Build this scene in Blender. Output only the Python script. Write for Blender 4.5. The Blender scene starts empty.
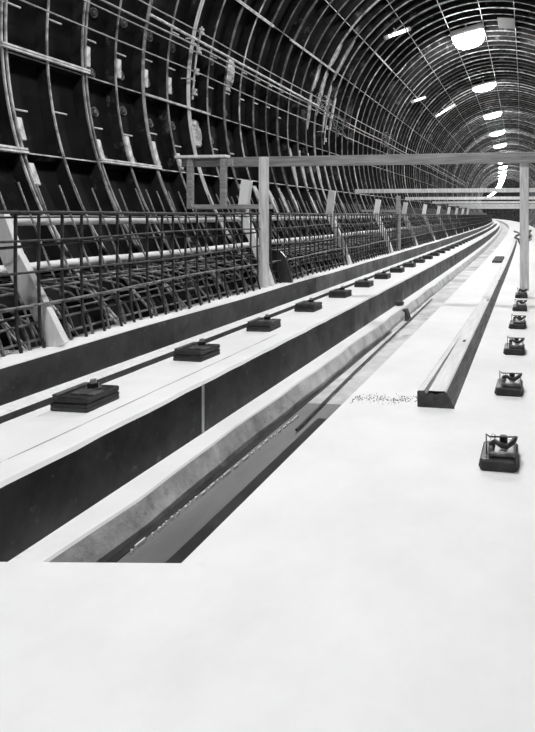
import bpy, math, random
from mathutils import Vector
random.seed(7)
SC = bpy.context.scene
COL = SC.collection
RC = 800.0                      # the tunnel bends gently to the left on this radius
AX, AZ, R = -0.756, 1.193, 2.5  # tunnel axis from the survey line, inner radius of the ribs
pi = math.pi

def P(s, x, z):
    t = s / RC
    return Vector((-RC*(1-math.cos(t)) + x*math.cos(t), RC*math.sin(t) + x*math.sin(t), z))
def heading(s): return s / RC

# ------------------------------------------------------------------ materials
MATS = {}
def mat(name, lo, hi=None, scale=6.0, rough=.8, metal=0.0, bump=0.0, detail=6.0, stops=(.35, .65), stretch=None,
        spots=None, coord='Object', rnd=0.0, objvar=None, spec=.5):
    hi = lo if hi is None else hi
    m = bpy.data.materials.new(name); m.use_nodes = True
    nt = m.node_tree; N = nt.nodes; L = nt.links
    b = N['Principled BSDF']; b.inputs['Roughness'].default_value = rough; b.inputs['Metallic'].default_value = metal; b.inputs['Specular IOR Level'].default_value = spec
    tc = N.new('ShaderNodeTexCoord'); src = tc.outputs[coord]
    if stretch or rnd:
        mp = N.new('ShaderNodeMapping'); mp.inputs['Scale'].default_value = stretch or (1, 1, 1)
        L.new(src, mp.inputs['Vector']); src = mp.outputs['Vector']
        if rnd:
            oi = N.new('ShaderNodeObjectInfo'); mu = N.new('ShaderNodeMath'); mu.operation = 'MULTIPLY'
            mu.inputs[1].default_value = rnd; L.new(oi.outputs['Random'], mu.inputs[0])
            cx = N.new('ShaderNodeCombineXYZ')
            for k in range(3): L.new(mu.outputs[0], cx.inputs[k])
            L.new(cx.outputs[0], mp.inputs['Location'])
    n = N.new('ShaderNodeTexNoise'); n.inputs['Scale'].default_value = scale; n.inputs['Detail'].default_value = detail
    n.inputs['Roughness'].default_value = .62
    L.new(src, n.inputs['Vector'])
    r = N.new('ShaderNodeValToRGB')
    r.color_ramp.elements[0].position = stops[0]; r.color_ramp.elements[1].position = stops[1]
    r.color_ramp.elements[0].color = (lo, lo, lo, 1); r.color_ramp.elements[1].color = (hi, hi, hi, 1)
    L.new(n.outputs['Fac'], r.inputs['Fac'])
    out = r.outputs['Color']
    if spots:
        sc, v, p0, p1 = spots
        n2 = N.new('ShaderNodeTexNoise'); n2.inputs['Scale'].default_value = sc; n2.inputs['Detail'].default_value = 9
        n2.inputs['Roughness'].default_value = .7
        L.new(src, n2.inputs['Vector'])
        r2 = N.new('ShaderNodeValToRGB'); r2.color_ramp.elements[0].position = p0; r2.color_ramp.elements[1].position = p1
        L.new(n2.outputs['Fac'], r2.inputs['Fac'])
        mx = N.new('ShaderNodeMixRGB'); L.new(r2.outputs['Color'], mx.inputs['Fac'])
        L.new(out, mx.inputs['Color1']); mx.inputs['Color2'].default_value = (v, v, v, 1); out = mx.outputs['Color']
    if objvar:
        oi = N.new('ShaderNodeObjectInfo'); rr_ = N.new('ShaderNodeValToRGB')
        e = rr_.color_ramp.elements; e[0].position = 0; e[1].position = 1
        e[0].color = (objvar[0],)*3 + (1,); e[1].color = (1, 1, 1, 1)
        m_ = e.new(.6); m_.color = (objvar[1],)*3 + (1,)
        L.new(oi.outputs['Random'], rr_.inputs['Fac'])
        mx = N.new('ShaderNodeMixRGB'); mx.blend_type = 'MULTIPLY'; mx.inputs['Fac'].default_value = 1
        L.new(out, mx.inputs['Color1']); L.new(rr_.outputs['Color'], mx.inputs['Color2']); out = mx.outputs['Color']
    L.new(out, b.inputs['Base Color'])
    if bump:
        bp = N.new('ShaderNodeBump'); bp.inputs['Strength'].default_value = bump; bp.inputs['Distance'].default_value = .02
        L.new(n.outputs['Fac'], bp.inputs['Height']); L.new(bp.outputs['Normal'], b.inputs['Normal'])
    MATS[name] = m
    return m
def emit(name, v, strength):
    m = bpy.data.materials.new(name); m.use_nodes = True
    b = m.node_tree.nodes['Principled BSDF']
    b.inputs['Base Color'].default_value = (v, v, v, 1)
    b.inputs['Emission Color'].default_value = (1, 1, 1, 1); b.inputs['Emission Strength'].default_value = strength
    MATS[name] = m; return m

mat('dusty concrete', .86, .93, 3.0, .9, bump=.12, spots=(1.7, .60, .66, .86))
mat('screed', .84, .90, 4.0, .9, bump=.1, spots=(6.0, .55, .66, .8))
mat('shaded formed face', .035, .075, 5.0, .9, bump=.5, spots=(16.0, .15, .58, .75))  # near side faces, shade painted into the concrete colour
mat('half lit face', .055, .11, 5.0, .9, bump=.5, spots=(16.0, .2, .58, .75))
mat('lit face', .10, .24, 4.0, .9, bump=.5, spots=(9.0, .06, .60, .75))  # same concrete painted lighter, as lit by the lamps farther on
mat('rough grout', .30, .62, 7.0, .95, bump=.6, spots=(18.0, .12, .58, .75))
mat('dusty bed', .45, .8, 2.5, .8, spots=(3.0, .2, .56, .72))
mat('dusty grout', .5, .8, 6.0, .9, bump=.5, spots=(9.0, .2, .6, .75))
mat('trench bed', .14, .26, 2.5, .5, bump=.1, stretch=(1, .3, 1))
mat('wet and shade dark', .025, .05, 8.0, .35)
mat('tarred skin', .007, .016, 3.0, .8, bump=.3, spots=(1.3, .10, .58, .8), spec=.15)
mat('tarred web', .007, .025, 5.0, .8, spots=(3.0, .22, .58, .75), rnd=40.0, spec=.15)
mat('scuffed edge', .22, .80, 9.0, .6, stops=(.38, .60), rnd=50.0, objvar=(.45, .75))
mat('weathered edge', .20, .90, 9.0, .6, stops=(.38, .60), rnd=50.0, objvar=(.10, .30))
mat('far edge', .10, .35, 4.0, .6)
mat('pale bar', .35, .80, 14.0, .6, stops=(.35, .6))
mat('rebar steel', .02, .06, 30.0, .5, metal=.2)
mat('rebar worn', .08, .30, 20.0, .5, metal=.2, stops=(.4, .6))
mat('white pipe', .85, .93, 6.0, .5)
mat('black steel', .012, .035, 25.0, .5, metal=.2, spots=(40.0, .2, .62, .75))
mat('worn steel', .06, .2, 30.0, .4, metal=.4)
mat('bright steel', .3, .5, 30.0, .35, metal=.5)
mat('beam timber', .22, .42, 5.0, .8, stretch=(.6, 8, 8), bump=.15, spots=(3.0, .10, .62, .8))
mat('pale timber', .55, .85, 6.0, .8, stretch=(7, 7, .7), bump=.15, spots=(8.0, .2, .62, .75))
mat('bleached timber', .78, .93, 6.0, .8, stretch=(7, 7, .8), spots=(7.0, .4, .6, .75))
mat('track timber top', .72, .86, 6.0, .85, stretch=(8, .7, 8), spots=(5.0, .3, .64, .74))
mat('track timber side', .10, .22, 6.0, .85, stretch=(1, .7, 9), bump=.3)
mat('end grain', .03, .10, 18.0, .9, bump=.4)
mat('housing grey', .3, .4, 5.0, .5)
mat('black rubber', .03, .06, 12.0, .6)
mat('porcelain', .5, .65, 10.0, .3)
mat('cable grey', .30, .45, 10.0, .5)
mat('splash', .40, .80, 9.0, .95, stops=(.38, .6), bump=.5, spots=(10.0, .05, .54, .66))  # grout; also paints the lit bands between the lower ribs
mat('mortar', .6, .8, 9.0, .95, bump=.4)
mat('dark earth', .03, .09, 6.0, .95, bump=.5)
emit('lit diffuser', .9, 190.0)
emit('dim tube', .85, 2.2)
M = MATS

# ------------------------------------------------------------------ mesh helpers
class MB:
    """collects verts and faces for one mesh object"""
    def __init__(self): self.v = []; self.f = []; self.m = []; self.smooth = []
    def add(self, vs, fs, mi=0, smooth=False):
        o = len(self.v); self.v += [tuple(a) for a in vs]
        for f in fs:
            self.f.append([o+i for i in f]); self.m.append(mi); self.smooth.append(smooth)
    def box(self, x0, x1, y0, y1, z0, z1, mi=0, bev=0.0, fn=None):
        b = min(bev, (x1-x0)*.45, (y1-y0)*.45, (z1-z0)*.45)
        if b <= 0:
            vs = [(x, y, z) for z in (z0, z1) for y in (y0, y1) for x in (x0, x1)]
            fs = [(0, 2, 3, 1), (4, 5, 7, 6), (0, 1, 5, 4), (2, 6, 7, 3), (0, 4, 6, 2), (1, 3, 7, 5)]
        else:
            def ring(z, i):
                return [(x0+i+b, y0+i, z), (x1-i-b, y0+i, z), (x1-i, y0+i+b, z), (x1-i, y1-i-b, z),
                        (x1-i-b, y1-i, z), (x0+i+b, y1-i, z), (x0+i, y1-i-b, z), (x0+i, y0+i+b, z)]
            rs = [ring(z0, b*.7), ring(z0+b, 0), ring(z1-b, 0), ring(z1, b*.7)]
            vs = [v for r_ in rs for v in r_]
            fs = [tuple(range(7, -1, -1)), tuple(range(24, 32))]
            for k in range(3):
                for j in range(8):
                    fs.append((k*8+j, k*8+(j+1) % 8, k*8+8+(j+1) % 8, k*8+8+j))
        if fn: vs = [fn(*v) for v in vs]
        self.add(vs, fs, mi)
    def tube(self, pts, r, seg=8, mi=0, caps=True):
        pts = [Vector(p) for p in pts]; n = len(pts); rs = r if isinstance(r, (list, tuple)) else [r]*n
        vs = []; prev = None
        for i, p in enumerate(pts):
            if i == 0: d = pts[1]-pts[0]
            elif i == n-1: d = pts[-1]-pts[-2]
            else: d = (pts[i+1]-p).normalized() + (p-pts[i-1]).normalized()
            if d.length < 1e-9: d = Vector((0, 0, 1))
            d.normalize()
            if prev is None:
                u = d.cross(Vector((0, 0, 1)))
                if u.length < .1: u = d.cross(Vector((1, 0, 0)))
            else: u = prev - d*prev.dot(d)
            u.normalize(); prev = u; w = d.cross(u)
            for k in range(seg):
                a = 2*pi*k/seg; vs.append(p + (u*math.cos(a) + w*math.sin(a))*rs[i])
        fs = []
        for i in range(n-1):
            for k in range(seg):
                fs.append((i*seg+k, i*seg+(k+1) % seg, (i+1)*seg+(k+1) % seg, (i+1)*seg+k))
        self.add(vs, fs, mi, True)
        if caps: self.add(vs[:seg], [tuple(range(seg-1, -1, -1))], mi); self.add(vs[-seg:], [tuple(range(seg))], mi)
    def prism_y(self, poly, y0, y1, mi=0):        # polygon in (x, z), extruded along y
        n = len(poly)
        vs = [(x, y0, z) for x, z in poly] + [(x, y1, z) for x, z in poly]
        fs = [tuple(range(n)), tuple(range(2*n-1, n-1, -1))] + [(i, n+i, n+(i+1) % n, (i+1) % n) for i in range(n)]
        self.add(vs, fs, mi)
    def cyl(self, c, r, h, seg=12, mi=0, r2=None):
        r2 = r if r2 is None else r2; x, y, z = c
        vs = [(x+r*math.cos(2*pi*k/seg), y+r*math.sin(2*pi*k/seg), z) for k in range(seg)] + \
             [(x+r2*math.cos(2*pi*k/seg), y+r2*math.sin(2*pi*k/seg), z+h) for k in range(seg)]
        fs = [(k, (k+1) % seg, seg+(k+1) % seg, seg+k) for k in range(seg)] + [tuple(range(seg-1, -1, -1)), tuple(range(seg, 2*seg))]
        self.add(vs, fs, mi)
    def sweep(self, poly, s0, s1, step=1.0, mats=None, closed=True, caps=True, wob=None):
        """a profile in (offset, height) drawn along the bend; mats = material index per profile edge"""
        n = len(poly); k = max(1, int(math.ceil((s1-s0)/step)))
        vs = []
        for i in range(k+1):
            s = s0 + (s1-s0)*i/k
            for j, (x, z) in enumerate(poly):
                dx, dz = wob(s, j) if wob else (0, 0)
                vs.append(P(s, x+dx, z+dz))
        e = n if closed else n-1
        for j in range(e):
            fs = [(i*n+j, (i+1)*n+j, (i+1)*n+(j+1) % n, i*n+(j+1) % n) for i in range(k)]
            o = len(self.v)
            if j == 0: self.v += [tuple(a) for a in vs]; base = o
            for f in fs:
                self.f.append([base+q for q in f]); self.m.append(mats[j] if mats else 0); self.smooth.append(False)
        if closed and caps:
            self.f.append([base+q for q in range(n)]); self.m.append(0); self.smooth.append(False)
            self.f.append([base+k*n+q for q in range(n-1, -1, -1)]); self.m.append(0); self.smooth.append(False)
    def mesh(self, name, mats, off=None):
        me = bpy.data.meshes.new(name)
        v = self.v if off is None else [(a[0]-off[0], a[1]-off[1], a[2]-off[2]) for a in self.v]
        me.from_pydata(v, [], self.f)
        for m in (mats if isinstance(mats, (list, tuple)) else [mats]): me.materials.append(M[m])
        for p, mi, sm in zip(me.polygons, self.m, self.smooth): p.material_index = mi; p.use_smooth = sm
        me.validate(); me.update()
        import bmesh
        bm = bmesh.new(); bm.from_mesh(me); bmesh.ops.recalc_face_normals(bm, faces=bm.faces); bm.to_mesh(me); bm.free()
        return me
    def build(self, name, mats, parent=None, off=None):
        o = bpy.data.objects.new(name, self.mesh(name, mats, off)); COL.objects.link(o)
        if parent: o.parent = parent
        return o

def tag(o, label, cat, group=None, kind=None):
    o['label'] = label; o['category'] = cat
    if group: o['group'] = group
    if kind: o['kind'] = kind
    return o
def struct(o, label=None, cat=None):
    o['kind'] = 'structure'
    if label: o['label'] = label
    if cat: o['category'] = cat
    return o
def empty(name, loc, rz, label, cat, group=None):
    o = bpy.data.objects.new(name, None); COL.objects.link(o); o.empty_display_size = .1
    o.location = loc; o.rotation_euler = (0, 0, rz)
    return tag(o, label, cat, group)
def link(name, me, parent=None, loc=(0, 0, 0), rz=0.0):
    o = bpy.data.objects.new(name, me); COL.objects.link(o); o.location = loc; o.rotation_euler = (0, 0, rz)
    if parent: o.parent = parent
    return o
def children(o): return [c for c in bpy.data.objects if c.parent == o]
def copy_tree(src, kids, loc, rz, label, group):
    r = src.copy(); COL.objects.link(r); r.location = loc; r.rotation_euler = (0, 0, rz); r['label'] = label; r['group'] = group
    for ch, gk in kids:
        c = ch.copy(); COL.objects.link(c); c.parent = r
        for g in gk:
            d = g.copy(); COL.objects.link(d); d.parent = c
    return r
ORD = ['first', 'second', 'third', 'fourth', 'fifth', 'sixth', 'seventh', 'eighth', 'ninth', 'tenth', 'eleventh', 'twelfth']

# ------------------------------------------------------------------ the setting: lining, ribs, seams, floor
S0, S1 = -9.0, 235.0
def arc_profile(r, a0, a1, n):
    return [(AX + r*math.cos(math.radians(a0+(a1-a0)*i/n)), AZ + r*math.sin(math.radians(a0+(a1-a0)*i/n))) for i in range(n+1)]
RS, RO = 2.60, 2.70
def lining(name, a0, a1, n, label):
    poly = arc_profile(RS, a0, a1, n) + arc_profile(RO, a1, a0, n)
    b = MB(); b.sweep(poly, S0, S1, 3.0)
    return struct(b.build(name, 'tarred skin'), label, 'wall')
lining('wall_left', 139.8, 236, 20, 'dark tarred left side wall of the tunnel lining')
lining('ceiling', 49, 139.8, 18, 'dark tarred crown of the tunnel lining')
lining('wall_right', -56, 49, 20, 'dark tarred right side wall of the tunnel lining')
for nm, sa, sb in (('wall_front', S1, S1+.2), ('wall_back', S0-.2, S0)):
    b = MB(); b.sweep(arc_profile(RO, 0, 354, 59), sa, sb, 1.0)
    struct(b.build(nm, 'tarred skin'), 'dark end of the tunnel', 'wall')

DR = .328; Y0R = 3.09
def rib_mesh(kind):
    b = MB(); n = 100; a0, a1 = -52, 234
    def plate(y, t, r_in=R, edge=.02):
        # web (dark) then the scuffed inner edge (pale)
        rows = [(RS+.01, y-t/2, 0), (r_in+.012, y-t/2, 0), (r_in, y-t/2*edge/.02, 1), (r_in, y+t/2*edge/.02, 1), (r_in+.012, y+t/2, 0), (RS+.01, y+t/2, 0)]
        pts = []
        for i in range(n+1):
            a = math.radians(a0+(a1-a0)*i/n)
            for (r, yy, mi) in rows: pts.append((r*math.cos(a), yy, r*math.sin(a)))
        q = len(rows)
        for j in range(q-1):
            mi = 1 if j in (1, 2, 3) else 0
            b.add(pts if j == 0 else [], [], 0)
            base = len(b.v)-len(pts) if j == 0 else base
            for i in range(n):
                b.f.append([base+i*q+j, base+(i+1)*q+j, base+(i+1)*q+j+1, base+i*q+j+1]); b.m.append(mi); b.smooth.append(False)
    if kind == 0: plate(-.015, .011); plate(.015, .011)
    elif kind == 1: plate(0, .009)
    else: plate(-.009, .010); plate(.009, .007)
    return b
import bpy as _b
rib_me = [rib_mesh(k).mesh('rib', ['tarred web', 'scuffed edge']) for k in range(3)]
far_me = [rib_mesh(k).mesh('rib', ['tarred web', 'weathered edge']) for k in range(3)]
bright_me = rib_mesh(0).mesh('rib', ['tarred web', 'mortar'])
tn = 0
def stud_mesh():
    b = MB(); b.tube([(0, 0, 0), (0, .125, 0)], .007, 8); b.cyl((0, 0, 0), .001, .001); return b.mesh('stud', 'pale bar')
def clip_mesh():
    b = MB(); b.box(-.012, .012, 0, .042, -.075, .075, bev=.004); return b.mesh('clip_plate', 'pale bar')
stud_me, clip_me = stud_mesh(), clip_mesh()
pb = MB(); pb.tube([(0, .034*math.cos(2*pi*k/16), .034*math.sin(2*pi*k/16)) for k in range(17)], .007, 6); pb.tube([(-.01, 0, 0), (.012, 0, 0)], .02, 12)
plug_me = pb.mesh('grout_plug', 'worn steel')
KINDS = {0: 0, 1: 1, 2: 0, 3: 1, 4: 2, 5: 1, 6: 0, 7: 1, 8: 2, 9: 1}
NR = 172
for n in range(-14, NR):
    s = Y0R + n*DR
    tn += 1
    k = KINDS.get(n, (0, 1, 2, 1)[n % 4])
    o = link('trim_%d' % tn, bright_me if n == 6 else (rib_me if n < 8 else far_me)[k], None, P(s, AX, AZ), heading(s))
    struct(o, 'curved steel rib ring of the tunnel lining', 'rib')
    if 0 <= n <= 12:
        rr = random.Random(n+3)
        for ang in ((177.2, -168.0, 170.0) if n > 4 else (177.2, -168.0)):
            a = math.radians(ang + rr.uniform(-1, 1))
            c = link('stud', stud_me, o, (R*1.008*math.cos(a), .004, R*1.008*math.sin(a)))
        if n in (2, 3, 4, 5, 7, 8):
            for ang in (171.5, 181.5, 188.5, 196.5):
                a = math.radians(ang + rr.uniform(-1, 1))
                c = link('grout_plug', plug_me, o, (2.592*math.cos(a), .17, 2.592*math.sin(a))); c.rotation_euler = (0, -a, 0)
        if n in (0, 2, 3, 4, 5):
            for ang in ((-179.4, -165.2, -163.0) if n in (3, 4) else ((-164.9, -158.0) if n == 0 else (-179.6, -163.6))):
                a = math.radians(ang)
                c = link('clip_plate', clip_me, o, (R*1.004*math.cos(a), .018, R*1.004*math.sin(a)))
                c.rotation_euler = (0, -a, 0)
# rings beyond those: far too small to tell apart, one mesh
b = MB()
n = NR
while Y0R + n*DR < S1-.5:
    s = Y0R + n*DR
    prof = arc_profile(R, -52, 234, 44); prof2 = arc_profile(RS+.01, -52, 234, 44)
    va = [P(s, *q) for q in prof] + [P(s, *q) for q in prof2] + [P(s+.018, *q) for q in prof] + [P(s+.018, *q) for q in prof2]
    q = 45
    b.add(va, [], 0); o_ = len(b.v)-len(va)
    for i in range(44):
        for (u, w, mi) in ((0, q, 0), (0, 2*q, 1), (2*q, 3*q, 0)):
            b.f.append([o_+u+i, o_+u+i+1, o_+w+i+1, o_+w+i]); b.m.append(mi); b.smooth.append(False)
    n += 1
tn += 1
struct(b.build('trim_%d' % tn, ['tarred web', 'far edge']), 'far lining rings in the bend', 'rib')

# longitudinal seam flanges between lining segments
SEAMS = [-176.2, -161.3, 155.2, 139.8, 124.4, 108.6, 93.6, 79.6, 64, 49, 33, 18, 2, -13, -29]
for a in SEAMS:
    A = math.radians(a); c, s_ = math.cos(A), math.sin(A)
    r0, r1, t = R+.012, RS+.01, .005
    poly = [(AX+r0*c-t*-s_, AZ+r0*s_-t*c), (AX+r0*c+t*-s_, AZ+r0*s_+t*c), (AX+r1*c+t*-s_, AZ+r1*s_+t*c), (AX+r1*c-t*-s_, AZ+r1*s_-t*c)]
    b = MB(); b.sweep(poly, S0, S1, 3.0, mats=[1, 0, 0, 0]); tn += 1
    struct(b.build('trim_%d' % tn, ['tarred web', 'scuffed edge']), 'straight lengthwise seam flange of the tunnel lining', 'seam')
# pale waler bars clipped over the seams
def seam_bar(a, sa, sb, w=.022, d=.02, label=''):
    A = math.radians(a); c, s_ = math.cos(A), math.sin(A); r0, r1 = R-.018, R+.002
    root = empty('seam_bar', P(sa, AX+R*c, AZ+R*s_), 0, label, 'bar', 'pale bars bolted along the wall seams')
    for q in (-1, 1):
        e = q*w*.55; h = w*.36
        poly = [(AX+r0*c+(e-h)*-s_, AZ+r0*s_+(e-h)*c), (AX+r0*c+(e+h)*-s_, AZ+r0*s_+(e+h)*c), (AX+r1*c+(e+h)*-s_, AZ+r1*s_+(e+h)*c), (AX+r1*c+(e-h)*-s_, AZ+r1*s_+(e-h)*c)]
        b = MB(); b.sweep(poly, sa, sb, 1.0)
        o = b.build('flat_bar', 'pale bar', root, root.location)
seam_bar(-176.9, 3.06, 3.78, .017, label='thick pale double bar on the upper wall seam at the top left corner')
seam_bar(-161.4, 2.9, 3.12, .02, label='short thick pale bar end on the lower wall seam at the left edge')
seam_bar(-161.4, 3.74, 4.44, .017, label='pale double bar on the lower wall seam between the third and fifth ribs')
seam_bar(-176.1, 4.4, 5.4, .009, label='thin pale bar on the upper wall seam left of the insulator rack')
seam_bar(155.4, 5.5, 6.4, .016, label='pale double bar on the high seam near the top edge of the wall')
seam_bar(155.6, 6.9, 8.6, .013, label='pale double bar on the high seam left of the grout splash')
seam_bar(139.9, 9.6, 10.9, .013, label='thin pale bar on the crown seam beside the first tube light')

# floor (right) with the plain slab that closes the trench in front of the camera
b = MB()
b.sweep([(-1.455, -.80), (1.10, -.80), (1.10, -1.25), (-1.455, -1.25)], S0, 1.10, 1.5)
b.sweep([(-.80, -.80), (1.10, -.80), (1.10, -1.25), (-.80, -1.25)], 1.10, S1, 1.5, caps=False)
b.add([P(1.10, -1.455, -.80), P(1.10, -.80, -.80), P(1.205, -.80, -.80), P(1.10, -1.455, -1.1), P(1.10, -.80, -1.1), P(1.205, -.80, -1.1)],
      [(0, 1, 2), (5, 4, 3), (0, 2, 5, 3)])
struct(b.build('floor', 'dusty concrete'), 'white dusty concrete floor right of the drain trench', 'floor')
# left rail plinth: pale screeded top, side face darkened to carry its shade
def wobf(amp, seed):
    def f(s, j):
        return (amp*math.sin(s*3.1+seed+j)*.6 + amp*math.sin(s*7.7+seed*2+j*2)*.4, amp*.5*math.sin(s*5.3+seed+j))
    return f
b = MB()
for sa, sb, st, mi in ((S0, 2.344, .12, 1), (2.344, 4.6, .12, 2), (4.6, S1, .25, 3)):      # side colour painted lighter farther on, as lamplight
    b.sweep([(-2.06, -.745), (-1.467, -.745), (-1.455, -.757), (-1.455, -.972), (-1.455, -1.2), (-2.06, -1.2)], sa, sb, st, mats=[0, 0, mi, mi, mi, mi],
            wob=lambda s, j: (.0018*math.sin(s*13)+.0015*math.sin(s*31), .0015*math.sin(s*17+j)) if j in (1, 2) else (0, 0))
o = b.build('trim_%d' % (tn+1), ['screed', 'shaded formed face', 'half lit face', 'lit face']); struct(o, 'low concrete rail plinth with white top and dark face', 'plinth')
b2 = MB(); b2.box(-1.4545, -1.4515, 2.336, 2.352, -.965, -.75); b2.build('joint_strip', 'mortar', o)
b2 = MB(); b2.sweep([(-1.585, -.7452), (-1.579, -.7452), (-1.579, -.7438), (-1.585, -.7438)], .3, 3.4, 1.0); b2.build('score_line', 'rough grout', o)
# ledge, trench wall, trench bed
for k, (sa, sb, m2, m3, l2, l3) in enumerate(((1.10, 3.15, 'rough grout', 'trench bed', 'white ledge and rough grey wall of the drain trench', 'smooth grey bed of the drain trench'),
                                   (3.15, S1, 'dusty grout', 'dusty bed', 'dusty farther ledge and wall of the drain trench', 'dusty farther bed of the drain trench'))):
    b = MB()
    b.sweep([(-1.455, -.972), (-1.352, -.972), (-1.346, -.980), (-1.315, -1.055), (-1.315, -1.2), (-1.455, -1.2)], sa, sb, .25, mats=[0, 0, 1, 1, 1, 1], wob=lambda s, j: ((.006*math.sin(s*4.1)+.004*math.sin(s*11.3+1), .004*math.sin(s*6.1)) if j in (1, 2, 3) else (0, 0)))
    struct(b.build('trim_%d' % (tn+2), ['screed', m2]), l2, 'ledge')
    b = MB(); b.sweep([(-1.34, -1.085), (-.79, -1.075), (-.79, -1.2), (-1.34, -1.2)], sa, sb, 1.0)
    struct(b.build('trim_%d' % (tn+3), m3), l3, 'trench')
    tn += 2
b = MB()
b.sweep([(-1.325, -1.079), (-1.285, -1.079), (-1.285, -1.0835), (-1.325, -1.0835)], 1.12, 5.2, .5)
b.sweep([(-1.125, -1.074), (-1.02, -1.074), (-1.02, -1.083), (-1.125, -1.083)], 1.12, 2.9, .5)  # dark strip painting the shadow gap beside the floor edge
struct(b.build('trim_%d' % (tn+4), 'wet and shade dark'), 'dark wet gutter strip and painted shadow gap in the drain trench', 'gutter')
# lean bed under the reinforcement
b = MB(); b.sweep([(-2.75, -.66), (-2.19, -.72), (-2.19, -1.2), (-2.75, -1.2)], S0, S1, .6, wob=lambda s, j: (0, .02*math.sin(s*5.1+j)) if j < 2 else (0, 0))
struct(b.build('trim_%d' % (tn+5), 'dark earth'), 'dark dirty bed under the reinforcement', 'bed')
# kerb (upstand) behind the rail line
b = MB()
def kw(s, j):
    if j == 0: return (0.006*math.sin(s*9.0)+.005*math.sin(s*23.0), .006*math.sin(s*7.3))
    if j in (1, 2): return (.002*math.sin(s*3.7), .003*math.sin(s*2.9))
    return (0, 0)
for sa, sb, mi in ((S0, 3.0, 1), (3.0, 5.2, 2), (5.2, S1, 3)):  # kerb face painted lighter with distance, as lamplight
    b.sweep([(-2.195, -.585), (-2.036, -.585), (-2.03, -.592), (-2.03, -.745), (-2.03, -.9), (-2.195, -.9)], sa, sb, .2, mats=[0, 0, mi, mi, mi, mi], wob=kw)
struct(b.build('trim_%d' % (tn+6), ['screed', 'shaded formed face', 'half lit face', 'lit face']), 'concrete upstand kerb with white top and dark rough face', 'kerb')
tn += 6
# pale crumbs painting the water glints along the gutter
b = MB(); rr = random.Random(9); q = 1.2
while q < 2.9:
    l = rr.choice((.008, .012, .03, .05))
    x = -1.284 + .02*(q-1.2) + rr.uniform(-.003, .003)
    if not 1.45 < q < 1.75 or rr.random() < .25: b.box(x-.004, x+.004, q, q+l, -1.084, -1.070, bev=.002)
    q += l + rr.uniform(.008, .03)
tag(b.build('gutter_glints', 'mortar'), 'broken line of white crumbs painting water glints along the gutter of the drain trench', 'mortar', kind='stuff')

# ------------------------------------------------------------------ strip beside the fasteners
b = MB(); b.sweep([(-1.962, -.712), (-1.884, -.712), (-1.876, -.718), (-1.876, -.7455), (-1.962, -.7455)], S0+.5, 150, .8, mats=[0, 0, 1, 1, 1])
tag(b.build('edge_strip', ['bleached timber', 'shaded formed face']), 'long low pale strip between the kerb and the left row of fasteners', 'strip')

# ------------------------------------------------------------------ rail fasteners
def left_fastener():
    r = empty('rail_fastener', (0, 0, 0), 0, '', 'fastener', 'rail fasteners on the left plinth')
    b = MB(); b.box(-.080, .080, -.088, .088, 0, .016, bev=.003); pad = b.build('rubber_pad', 'black rubber', r)
    b = MB(); b.box(-.080, .080, -.088, .088, .016, .030, bev=.003); b.box(-.077, .080, -.086, .088, .033, .054, bev=.004); b.box(-.072, .075, -.08, .08, .028, .036)
    bp = b.build('base_plate', 'black steel', r)
    b = MB(); b.box(-.076, -.050, -.084, .084, .0545, .062, bev=.003); b.build('rail_lug', 'worn steel', r)
    b = MB(); b.box(-.024, .078, -.052, .006, .054, .060, bev=.002); b.build('clip', 'worn steel', r)
    b = MB(); b.cyl((.008, .03, .054), .030, .006, 16); w = b.build('washer', 'worn steel', bp)
    b = MB(); b.cyl((.008, .03, .060), .022, .018, 6); nut = b.build('nut', 'black steel', bp)
    b = MB(); b.cyl((.008, .03, .078), .013, .014, 12, r2=.0115); b.build('bolt', 'bright steel', bp)
    return r
def right_fastener():
    r = empty('rail_fastener', (0, 0, 0), 0, '', 'fastener', 'rail fasteners on the right floor')
    b = MB(); b.box(-.058, .058, -.075, .08, 0, .036, bev=.006); b.box(-.063, .060, -.05, .05, 0, .012, bev=.003); bp = b.build('base_plate', 'black steel', r)
    b = MB(); b.box(-.032, .052, -.055, .06, .036, .054, bev=.004); b.box(-.032, -.016, -.055, .06, .054, .068, bev=.003); b.build('rail_seat', 'worn steel', r)
    b = MB(); b.tube([(-.026, -.03, .066), (-.012, -.035, .080), (.008, -.04, .070), (.026, -.04, .067), (.042, -.03, .076), (.050, 0, .079), (.048, .03, .068)], .0085, 8); b.build('spring_clip', 'black steel', r)
    b = MB(); b.cyl((.012, .02, .054), .013, .024, 6); b.build('bolt', 'black steel', bp)
    b = MB(); b.tube([(-.040, -.02, .036), (-.041, -.022, .096), (-.03, -.01, .084), (.058, .004, .083)], .003, 6); b.build('tie_wire', 'worn steel', r)
    return r
L0 = left_fastener(); K = [(c, children(c)) for c in children(L0)]
for k in range(60):
    s = 2.0 + .762*k
    lab = ('%s dark steel rail fastener from the near end of the left plinth' % ORD[k]) if k < 12 else 'tiny distant rail fastener of the left plinth row, beyond the twelfth'
    rz = heading(s) + random.Random(k).uniform(-.03, .03)
    if k == 0:
        L0.location = P(s, -1.738, -.7455); L0.rotation_euler = (0, 0, rz); L0['label'] = lab
    else: copy_tree(L0, K, P(s, -1.738, -.7455), rz, lab, 'rail fasteners on the left plinth')
R0 = right_fastener(); K = [(c, children(c)) for c in children(R0)]
for k in range(6):
    s = 1.875 + .757*k
    lab = '%s rail fastener from the near end of the right floor row' % ORD[k]
    if k == 5: lab = 'farthest right floor rail fastener, at the foot of the tall timber post'
    rz = heading(s) + random.Random(k+99).uniform(-.03, .03)
    if k == 0:
        R0.location = P(s, -.112, -.80); R0.rotation_euler = (0, 0, rz); R0['label'] = lab
    else: copy_tree(R0, K, P(s, -.112, -.80), rz, lab, 'rail fasteners on the right floor')

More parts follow.
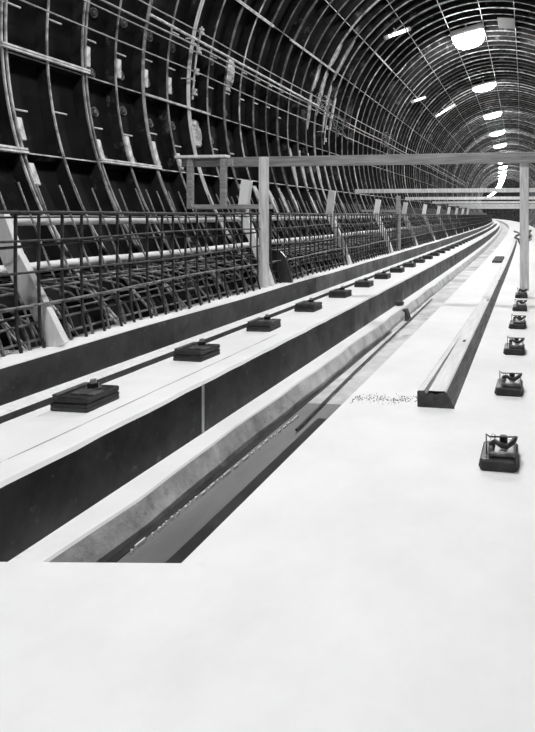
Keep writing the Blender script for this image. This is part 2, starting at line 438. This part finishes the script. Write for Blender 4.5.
# ------------------------------------------------------------------ long timber on the floor
def xt(s): return -.404 + .004*s*0 - .0006*max(0, s-6)*s*.1
r = empty('track_timber', P(2.36, -.404, -.80), 0, 'long squared timber with grooved pale top lying along the floor right of the trench', 'timber')
b = MB()
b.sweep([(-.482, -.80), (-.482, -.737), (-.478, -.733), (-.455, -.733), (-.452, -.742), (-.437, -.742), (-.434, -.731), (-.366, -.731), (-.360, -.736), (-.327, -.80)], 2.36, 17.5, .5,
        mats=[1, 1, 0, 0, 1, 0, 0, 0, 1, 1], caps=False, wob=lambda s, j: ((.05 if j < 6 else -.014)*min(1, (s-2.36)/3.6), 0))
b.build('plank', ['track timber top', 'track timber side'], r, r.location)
b = MB(); b.prism_y([(-.482, -.799), (-.482, -.737), (-.478, -.733), (-.455, -.733), (-.452, -.744), (-.437, -.744), (-.425, -.739), (-.41, -.747), (-.39, -.741), (-.366, -.735), (-.360, -.738), (-.328, -.799)], 2.352, 2.362)
b.build('end_grain', 'end grain', r, r.location)
b = MB()
for (s, x, l) in ((3.3, -.405, .05), (4.9, -.40, .10), (6.4, -.40, .06), (8.3, -.40, .09)):
    b.box(x-.008, x+.008, s, s+l, -.731, -.7285, bev=.002)
b.build('iron_dog', 'black steel', r, r.location)

# short dark offcut and hoses farther along the floor
r = MB(); r.box(-.655, -.49, 9.65, 10.75, 0, .035, bev=.006, fn=lambda x, y, z: P(y, x, -.80+z))
tag(r.build('timber_offcut', 'end grain'), 'short dark board lying flat on the floor left of the long timber', 'board')
def hose(pts, r_, label, seed):
    b = MB(); q = []
    for i in range(len(pts)-1):
        for t in (0, .25, .5, .75):
            a, c = pts[i], pts[i+1]; q.append(P(a[0]+(c[0]-a[0])*t, a[1]+(c[1]-a[1])*t+.03*math.sin(7*t+i*2+seed), -.80+r_+a[2]+(c[2]-a[2])*t))
    q.append(P(pts[-1][0], pts[-1][1], -.80+r_+pts[-1][2]))
    b.tube(q, r_, 8); return tag(b.build('hose', 'black rubber'), label, 'hose')
hose([(15.5, -.24, .0), (16.3, -.26, .05), (17.0, -.22, .02), (17.9, -.3, .01), (20.2, -.44, 0), (22.0, -.26, .05), (24.5, -.30, .0), (27.5, -.5, 0)], .035, 'black hose winding over the floor past the far end of the long timber', 0)
hose([(17.8, -.02, 0), (19, .06, .12), (20.5, .02, .05), (22, .12, .16), (24, -.02, .04), (26, .10, .1)], .045, 'black hose heaped on the floor to the right of the tall post', 3)

# grit dropped across the floor between trench and timber
b = MB(); rr = random.Random(5)
for i in range(210):
    x = rr.uniform(-.78, -.50); s = 2.43 + .12*(x+.65) + rr.gauss(0, .028); q = rr.uniform(.0010, .0030)
    b.box(x-q, x+q, s-q, s+q, -.8005, -.80+q, bev=q*.4)
tag(b.build('grit', 'worn steel'), 'streak of dark grit across the white floor left of the timber end', 'grit', kind='stuff')

# pole lying in the trench, lumps on the ledge
b = MB(); b.tube([P(2.70, -1.163, -1.0655), P(3.73, -1.200, -1.0655), P(5.27, -1.228, -1.0655), P(7.2, -1.258, -1.0655)], .0065, 8)
tag(b.build('pole', 'black steel'), 'thin dark pole lying lengthwise in the drain trench', 'pole')
def lump(c, r_, name, m, label, cat, group=None, seed=0, sq=.6):
    rr = random.Random(seed); b = MB(); n, k = 10, 6; vs = []
    for i in range(k+1):
        a = pi*i/k
        for j in range(n):
            q = r_*(1+rr.uniform(-.22, .22)); vs.append((c[0]+q*math.sin(a)*math.cos(2*pi*j/n), c[1]+q*1.3*math.sin(a)*math.sin(2*pi*j/n), c[2]+q*sq*math.cos(a)))
    fs = [(i*n+j, i*n+(j+1) % n, (i+1)*n+(j+1) % n, (i+1)*n+j) for i in range(k) for j in range(n)]
    b.add(vs, fs); return tag(b.build(name, m), label, cat, group)
lump(P(6.05, -1.42, -.945), .05, 'mortar_lump', 'end grain', 'dark lump on the trench ledge against the plinth face', 'lump', seed=3)
lump(P(2.03, -2.225, -.60), .055, 'mortar_lump', 'mortar', 'largest pale mortar lump behind the kerb at the left edge', 'lump', 'mortar lumps behind the kerb', 11)
lump(P(2.14, -2.24, -.605), .035, 'mortar_lump', 'mortar', 'small pale mortar lump behind the kerb, left of the near prop foot', 'lump', 'mortar lumps behind the kerb', 12)
lump(P(2.40, -2.235, -.60), .032, 'mortar_lump', 'mortar', 'small pale mortar lump behind the kerb, right of the near prop foot', 'lump', 'mortar lumps behind the kerb', 13)
lump(P(4.52, -2.24, -.60), .07, 'mortar_lump', 'mortar', 'pale mortar heap at the foot of the black steel plate', 'lump', 'mortar lumps behind the kerb', 14, 1.2)
b = MB(); b.prism_y([(-1.316, -1.083), (-1.316, -1.0), (-1.345, -.972), (-1.30, -.968), (-1.26, -1.083)], 5.75, 5.84)
tag(b.build('stop_block', 'shaded formed face'), 'dark wedge block set across the ledge of the drain trench', 'block')

# ------------------------------------------------------------------ pipes behind the cage
for (x, z, rad, nm) in ((-2.715, -.034, .027, 'upper'), (-2.600, -.278, .026, 'lower')):
    b = MB(); b.tube([P(-1+i*.8, x, z+.004*math.sin(i*1.7)) for i in range(56)], rad, 12)
    tag(b.build('white_pipe', 'white pipe'), '%s of the two long white pipes running behind the reinforcement' % nm, 'pipe', 'white pipes behind the reinforcement')

# ------------------------------------------------------------------ reinforcement cages
VB = MB(); VB.tube([(-2.15, 0, .022), (-2.152, 0, -.25), (-2.148, .004, -.50), (-2.125, .006, -.60)], .0068, 6)
me_v = VB.mesh('vertical_bar', 'rebar steel')
BB = MB(); BB.tube([(-2.64, 0, -.335), (-2.40, 0, -.355), (-2.26, 0, -.385), (-2.20, .008, -.43), (-2.165, .014, -.51), (-2.14, .018, -.60)], .0068, 6)
me_b = BB.mesh('bent_bar', 'rebar worn')
IR = MB(); IR.tube([(-2.755, 0, .178), (-2.66, 0, -.04), (-2.55, .004, -.30), (-2.44, .008, -.56), (-2.40, .01, -.66)], .0052, 6)
me_i = IR.mesh('sloping_rod', 'rebar worn')
HK = MB(); HK.tube([(-2.46, 0, -.50), (-2.36, .01, -.46), (-2.28, .015, -.50), (-2.22, .02, -.60), (-2.20, .02, -.66)], .006, 6)
me_h = HK.mesh('hooked_bar', 'rebar worn')
LONG = [(-2.142, .010, .0085), (-2.158, -.012, .005), (-2.142, -.105, .006), (-2.158, -.135, .007), (-2.142, -.254, .006), (-2.142, -.385, .006), (-2.30, -.352, .006),
        (-2.45, -.335, .006), (-2.205, -.405, .006), (-2.172, -.475, .006), (-2.60, -.325, .006), (-2.36, -.47, .006), (-2.16, -.545, .006)]
CAGES = [(-.2, 4.27, 'rebar cage nearest the camera, left of the tall white-topped post'), (4.50, 8.6, 'rebar cage between the black steel plate and the second guard post'),
         (8.75, 17.2, 'rebar cage beyond the second guard post, dense and small with distance'), (17.35, 62, 'farthest strip of rebar cage, a dark band running into the bend')]
for ci, (sa, sb, lab) in enumerate(CAGES):
    root = empty('rebar_cage', P(sa, -2.15, -.585), 0, lab, 'rebar cage', 'rebar cages along the left wall')
    ro = root.location
    rr = random.Random(ci)
    def wv(j): return lambda s: .006*math.sin(s*2.3+j*1.9)
    for j, (x, z, rad) in enumerate(LONG):
        b = MB(); k = int((sb-sa)/(.3 if ci < 2 else 1.0))
        pts = [P(sa+(sb-sa)*i/k, x+.004*math.sin(i*1.3+j), z+(.008*math.sin(i*.9+j*2) if j > 1 else .002*math.sin(i))) for i in range(k+1)]
        b.tube(pts, rad, 6); b.build('lengthwise_bar', 'rebar steel' if z > -.3 else 'rebar worn', root, ro)
    specs = [('vertical_bar', me_v, .12, 0), ('bent_bar', me_b, .12, .05), ('sloping_rod', me_i, .13, .03), ('hooked_bar', me_h, .60, .09)]
    for nm, me, sp, ph in specs:
        n = int((sb-sa-ph-.02)/sp)
        if ci < 2:
            for i in range(n+1):
                s = sa+ph+.01+i*sp
                o = link(nm, me, root, P(s, 0, 0)-ro + Vector((0, rr.uniform(-.012, .012), rr.uniform(-.012, .008))), heading(s)+rr.uniform(-.006, .006))
                if nm in ('sloping_rod',): o.rotation_euler.x = rr.uniform(-.05, .05)*0
        else:
            b = MB()
            src = [tuple(v.co) for v in me.vertices]; fs = [tuple(p.vertices) for p in me.polygons]
            for i in range(n+1):
                s = sa+ph+.01+i*sp; dy = rr.uniform(-.02, .02)
                b.add([P(s+y+dy, x, z) for x, y, z in src], fs)
            o = b.build(nm, me.materials[0].name, root, ro); o['kind'] = 'stuff'

# ------------------------------------------------------------------ slanting white props
def brd(b, p, q, w, t, s, mi=0):      # board in the cross plane from p to q (x, z), width w in plane, thickness t along the tunnel
    d = Vector((q[0]-p[0], q[1]-p[1])); d.normalize(); n = Vector((-d.y, d.x))*w/2
    poly = [(p[0]-n.x, p[1]-n.y), (p[0]+n.x, p[1]+n.y), (q[0]+n.x, q[1]+n.y), (q[0]-n.x, q[1]-n.y)]
    b.add([P(s-t/2, *a) for a in poly] + [P(s+t/2, *a) for a in poly], [(0, 1, 2, 3), (7, 6, 5, 4), (0, 4, 5, 1), (1, 5, 6, 2), (2, 6, 7, 3), (3, 7, 4, 0)])
PROP = [2.25, 4.46, 6.55, 8.67, 10.7, 12.85, 15.0, 17.1, 19.2, 21.3, 23.4]
for i, s in enumerate(PROP):
    nm = ['wood-grained white prop slanting through the nearest rebar cage, at the left edge',
          'white bent prop beside the tall near post, its top above the cage',
          'white bent prop standing alone between the two guard posts',
          'white bent prop with stub top just left of the second guard post',
          'white bent prop just right of the second guard post'][i] if i < 5 else 'small distant white bent prop rising from the far rebar cage'
    root = empty('bent_prop', P(s, -2.2, -.6), 0, nm, 'prop', 'white bent props along the rebar cage')
    b = MB()
    if i == 0:
        brd(b, (-2.41, .0), (-2.315, -.22), .092, .03, s); brd(b, (-2.32, -.20), (-2.20, -.40), .092, .03, s); brd(b, (-2.212, -.37), (-2.085, -.588), .084, .03, s)
    else:
        brd(b, (-2.395, .04), (-2.20, -.40), .066, .05, s); brd(b, (-2.21, -.38), (-2.13, -.62), .066, .05, s)
    b.build('brace', 'bleached timber', root, root.location)
    b = MB()
    if i > 0:
        brd(b, (-2.385, .005), (-2.345, .285 if i < 3 else .24), .078, .05, s); b.build('upright', 'white pipe', root, root.location)
    else:
        b.tube([P(s+.02, -2.33, .0), P(s+.05, -2.42, -.02), P(s+.07, -2.56, -.06)], .004, 6); b.build('tie_wire', 'worn steel', root, root.location)

# ------------------------------------------------------------------ timber guard frames on the left
def bx(b, s0, s1, x0, x1, z0, z1, bev=.004):
    b.box(x0, x1, s0, s1, z0, z1, bev=bev, fn=lambda x, y, z: P(y, x, z))
for gi, (s, lab) in enumerate(((4.37, 'near timber guard frame with tall pale post standing on the kerb'), (9.2, 'second timber guard frame with thin grey post, farther along the kerb'))):
    root = empty('guard_frame', P(s, -2.15, -.585), 0, lab, 'guard frame', 'timber guard frames at the rebar cage')
    ztop = .468 if gi == 0 else .311
    b = MB(); bx(b, s-.03, s+.02, -2.184, -2.116, -.592, ztop); b.build('post', 'pale timber' if gi == 0 else 'beam timber', root, root.location)
    b = MB(); bx(b, s+.02, s+.05, -2.80 if gi == 0 else -2.78, -2.10, .048, .086); b.build('lower_rail', 'beam timber', root, root.location)
    if gi == 0:
        for (x, w) in ((-2.802, .05), (-2.505, .05)):
            b = MB(); bx(b, s-.02, s+.018, x-w/2, x+w/2, .05, .468); b.build('short_post', 'beam timber', root, root.location)
        b = MB(); bx(b, s-.03, s+.05, -2.93, -2.475, .468, .492); b.build('top_rail', 'bleached timber', root, root.location)
        b = MB(); bx(b, s+.02, s+.045, -2.90, -2.44, .40, .466); b.build('upper_rail', 'beam timber', root, root.location)

# black steel stop plate at the cage end
b = MB(); b.prism_y([(-2.255, -.57), (-2.235, -.44), (-2.29, -.34), (-2.29, .034), (-2.265, .034), (-2.265, -.30), (-2.165, -.313), (-2.115, -.364), (-2.055, -.58), (-2.12, -.59)], 4.66, 4.685)
tag(b.build('stop_plate', 'wet and shade dark'), 'black steel plate with cut corner standing on the kerb right of the near post', 'plate')

# ------------------------------------------------------------------ cross beams
BEAMS = [(5.6, .503, .605, -3.13, 1.62), (9.9, .388, .458, -3.10, 1.70), (14.2, .378, .45, -3.10, 1.70), (18.6, .37, .44, -3.1, 1.7), (23.0, .36, .43, -3.1, 1.7), (27.5, .35, .42, -3.1, 1.7), (32, .34, .41, -3.1, 1.7)]
BL = ['nearest grey timber cross beam with tall right-hand post standing on a fastener', 'second timber cross beam, pale, just below the nearest beam',
      'third timber cross beam, below the pale second one', 'fourth timber cross beam, thin with distance', 'fifth timber cross beam far along the tunnel',
      'sixth timber cross beam far along the tunnel', 'farthest timber cross beam before the bend']
for i, (s, z0, z1, x0, x1) in enumerate(BEAMS):
    root = empty('cross_beam', P(s, x0, z0), 0, BL[i], 'beam', 'timber cross beams spanning the tunnel')
    b = MB(); bx(b, s, s+.05, x0, x1, z0, z1, .005)
    b.build('beam', 'beam timber' if i == 0 else 'pale timber', root, root.location)
    if i == 0:
        b = MB(); bx(b, s+.05, s+.135, -.128, -.041, -.7385, z1-.01, .006); b.build('post', 'pale timber', root, root.location)
        b = MB(); 
        for q in (-.100, -.070): b.tube([P(s-.006, q, .55), P(s+.03, q, .55)], .005, 6)
        b.build('nail', 'black steel', root, root.location)

# ------------------------------------------------------------------ cables, insulators, tangles
CB = [(-3.115, 1.735, 'topmost'), (-3.138, 1.600, 'second from top'), (-3.150, 1.545, 'third from top'), (-3.169, 1.365, 'lowest')]
for i, (x, z, w) in enumerate(CB):
    b = MB(); pts = []
    for k in range(76):
        s = 1.6+k*.4; sag = -.018*abs(math.sin((s-5.06)/3.5*pi))
        pts.append(P(s, x, z+sag))
    b.tube(pts, .0085 if i == 1 else .0060, 6)
    tag(b.build('wall_cable', 'cable grey'), '%s of four thin cables strung along the left wall' % w, 'cable', 'cables along the left wall')
b = MB(); bz = [P(4.3+k*.35, -3.120, 1.655-.004*k) for k in range(12)]
b.tube(bz, .013, 8); tag(b.build('conduit', 'pale bar'), 'short pale conduit beside the second wall cable', 'conduit')
for i, s in enumerate((5.03, 8.6)):
    root = empty('insulator_rack', P(s, -3.17, 1.15), 0, ('insulator rack holding cables at the bright rib' if i == 0 else 'farther insulator rack amid the cable tangle'), 'rack', 'insulator racks on the left wall')
    b = MB(); b.tube([P(s, -3.20, 1.10), P(s, -3.178, 1.36), P(s, -3.148, 1.60), P(s, -3.10, 1.79)], .008, 8); b.build('rod', 'pale bar', root, root.location)
    for (x, z) in ((-3.105, 1.742), (-3.133, 1.562), (-3.158, 1.362), (-3.180, 1.171)):
        b = MB(); c = P(s, x, z)
        b.cyl((c.x, c.y, c.z-.028), .024, .018, 12); b.cyl((c.x, c.y, c.z-.010), .014, .02, 12); b.cyl((c.x, c.y, c.z+.010), .024, .018, 12)
        b.build('insulator', 'porcelain', root, root.location)
    # the bracket arms that tie the rod back to the wall
    for (x, z) in ((-3.178, 1.30), (-3.13, 1.68)):
        b = MB(); b.tube([P(s, x, z), P(s, x-.14, z+.005)], .007, 6); b.build('arm', 'pale bar', root, root.location)
rr = random.Random(21)
for i, (s, x, z, sp) in enumerate(((8.35, -3.10, 1.66, .30), (9.1, -3.12, 1.45, .33), (12.3, -3.10, 1.60, .34))):
    b = MB(); pts = []; q = Vector((s, x, z))
    for k in range(46):
        a = k*.72
        pts.append(P(s+sp*.9*math.sin(a*.63+i)+rr.uniform(-.05, .05), x+.05*math.sin(a*1.7)+rr.uniform(-.02, .02), z+sp*.45*math.cos(a*.81)+rr.uniform(-.05, .05)))
    sm = []
    for k in range(len(pts)-1):
        sm += [pts[k], pts[k].lerp(pts[k+1], .5)]
    b.tube(sm, .006, 6)
    tag(b.build('cable_tangle', 'worn steel'), ['loose cable tangle hung on the wall below the grout splash', 'lower loose cable tangle on the wall above the cross beam', 'distant cable tangle where the wall cables run together'][i], 'cable', 'loose cable tangles on the left wall')

# pale grout splashed over the lining, and lit bands painted between lower ribs
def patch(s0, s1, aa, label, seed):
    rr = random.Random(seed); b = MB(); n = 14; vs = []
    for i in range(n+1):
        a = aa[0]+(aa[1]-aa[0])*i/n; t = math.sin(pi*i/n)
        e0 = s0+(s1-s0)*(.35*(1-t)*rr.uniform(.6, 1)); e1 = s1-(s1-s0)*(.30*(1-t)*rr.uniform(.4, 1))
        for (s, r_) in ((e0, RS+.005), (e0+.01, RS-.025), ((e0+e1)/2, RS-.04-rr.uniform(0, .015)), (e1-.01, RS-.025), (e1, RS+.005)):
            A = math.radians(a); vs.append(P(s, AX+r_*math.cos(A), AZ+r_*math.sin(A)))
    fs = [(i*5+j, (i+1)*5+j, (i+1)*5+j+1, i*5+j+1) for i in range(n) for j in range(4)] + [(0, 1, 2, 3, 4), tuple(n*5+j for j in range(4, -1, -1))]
    b.add(vs, fs); return struct(b.build('grout_and_lit_patch', 'splash'), label, 'grout')
def bay(k): return Y0R+k*DR+.02, Y0R+(k+1)*DR-.02
patch(*bay(16), (146, 155), 'pale grout splash high on the wall, left half of the large pale area', 1)
patch(*bay(17), (142, 158), 'brightest pale grout splash high on the wall between two ribs', 2)
patch(*bay(15), (156, 165), 'mottled grout splash below the large pale area', 3)
patch(*bay(16), (157, 172), 'mottled grout splash running down behind the cable tangle', 4)
patch(*bay(15), (166, 178), 'mottled grout smear below the cable tangle', 7)
patch(*bay(17), (160, 177), 'mottled grout smear right of the cable tangle', 8)
patch(*bay(18), (163, 175), 'mottled grout smear beside the cable run', 9)
patch(*bay(8), (168, 176), 'faint grout smear between ribs beside the insulator rack', 5)
patch(*bay(25), (133, 140), 'small mottled grout spot on the far crown', 6)
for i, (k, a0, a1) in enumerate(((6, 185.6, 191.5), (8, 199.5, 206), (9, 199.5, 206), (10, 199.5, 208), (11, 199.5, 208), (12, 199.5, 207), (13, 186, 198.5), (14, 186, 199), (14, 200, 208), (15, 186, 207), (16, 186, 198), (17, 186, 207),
                                  (18, 200, 208), (19, 186, 200), (20, 186, 207), (22, 186, 199), (23, 186, 207), (25, 186, 207), (27, 186, 200), (29, 186, 206))):  # lamplit bands between ribs, painted as pale panels
    patch(*bay(k), (a0, a1), 'painted lit band low between wall ribs behind the cage', 30+i)

# grey panel and pale clips at the crown
r = MB()
poly = arc_profile(2.495, 79.5, 87, 6) + arc_profile(2.475, 87, 79.5, 6)
r.sweep(poly, 10.75, 11.35, .6)
tag(r.build('crown_panel', 'black steel'), 'dark plate fixed under the ribs of the crown right of the nearest lamp', 'panel')

# ------------------------------------------------------------------ lights
def lamp(big=1.0):
    r = empty('ceiling_light', (0, 0, 0), 0, '', 'lamp', 'ceiling lights along the crown')
    b = MB(); b.box(-.33*big, .33*big, -.19, .19, .0, .06, bev=.02); b.build('housing', 'housing grey', r)
    b = MB(); b.box(-.02, .02, -.02, .02, .06, .16); b.build('hanger', 'housing grey', r)
    b = MB(); 
    vs = []; k1, k2 = 8, 28
    for i in range(k1+1):
        a = pi/2*i/k1; cr, cz = math.cos(a)**.6, math.sin(a)
        for j in range(k2):
            t = 2*pi*j/k2; c_, s_ = math.cos(t), math.sin(t)
            vs.append((.31*cr*math.copysign(abs(c_)**.6, c_), .17*cr*math.copysign(abs(s_)**.6, s_), -.115*cz))
    b.add(vs, [(i*k2+j, i*k2+(j+1) % k2, (i+1)*k2+(j+1) % k2, (i+1)*k2+j) for i in range(k1) for j in range(k2)], 0, True); d = b.build('diffuser', 'lit diffuser', r)
    return r
la = math.radians(101.2)
L1 = lamp(); K = [(c, []) for c in children(L1)]
LW = ['largest glowing ceiling lamp, nearest to the camera', 'second glowing ceiling lamp from the camera', 'third glowing ceiling lamp from the camera', 'fourth ceiling lamp, just above the nearest cross beam']
first = True
for k in range(-3, 48):
    s = 11.28 + 4.47*k
    loc = P(s, AX+2.36*math.cos(la), AZ+2.36*math.sin(la))
    lab = LW[k] if 0 <= k < 4 else ('small distant ceiling lamp in the receding curved line' if k >= 4 else 'ceiling lamp behind or above the view, in line with the others')
    if first: o = L1; o.location = loc; o['label'] = lab; first = False
    else: o = copy_tree(L1, K, loc, 0, lab, 'ceiling lights along the crown')
    o.rotation_euler = (0, math.radians(-13), heading(s)); o['label'] = lab
    if k == 0: o.scale = (1.0, 1.3, 1.9)
def tube_lamp(p, q, label):
    p, q = Vector(p), Vector(q); root = empty('tube_light', P(p.y, p.x, p.z), 0, label, 'lamp', 'tube lights on the left of the crown')
    a, c = P(p.y, p.x, p.z), P(q.y, q.x, q.z)
    b = MB(); b.tube([a.lerp(c, .08), a.lerp(c, .92)], .030, 12); b.build('tube', 'dim tube', root, root.location)
    for t in (.0, .88):
        b = MB(); b.tube([a.lerp(c, t), a.lerp(c, t+.12)], .036, 12); b.build('end_cap', 'porcelain', root, root.location)
    for t in (.22, .80):
        b = MB(); b.tube([a.lerp(c, t), a.lerp(c, t+.04)], .037, 12); b.build('clamp', 'black steel', root, root.location)
    mid = a.lerp(c, .5); d = (mid - P(.5*(p.y+q.y), AX, AZ)).normalized()
    b = MB(); b.tube([mid, mid + d*.12], .01, 6); b.build('bracket', 'housing grey', root, root.location)
tube_lamp((-2.43, 9.41, 2.97), (-2.06, 9.70, 3.20), 'nearest tube light, white with dark clamps, high left of the big lamp')
tube_lamp((-2.72, 13.2, 2.64), (-2.52, 13.8, 2.86), 'smallest tube light, between the other two')
tube_lamp((-2.62, 16.1, 2.77), (-2.13, 16.6, 3.20), 'farthest tube light, slanting on the left of the crown')

# ------------------------------------------------------------------ world, camera, view
w = bpy.data.worlds.new('World'); SC.world = w; w.use_nodes = True
w.node_tree.nodes['Background'].inputs['Color'].default_value = (.05, .05, .05, 1)
w.node_tree.nodes['Background'].inputs['Strength'].default_value = .2
cd = bpy.data.cameras.new('Camera'); cam = bpy.data.objects.new('Camera', cd); COL.objects.link(cam)
cd.sensor_fit = 'HORIZONTAL'; cd.sensor_width = 36; cd.lens = 36*576.18/535
cd.shift_x = -(434.65-267.5)/535; cd.shift_y = -(366-214.96)/535
cd.clip_start = .05; cd.clip_end = 400
cam.location = (0, 0, 0); cam.rotation_euler = (pi/2, 0, .1728)
SC.camera = cam
SC.view_settings.view_transform = 'Standard'; SC.view_settings.look = 'None'
SC.view_settings.gamma = 1; SC.view_settings.use_curve_mapping = False
SC.view_settings.exposure = 0.0
SC.cycles.use_denoising = True
SC.cycles.max_bounces = 8
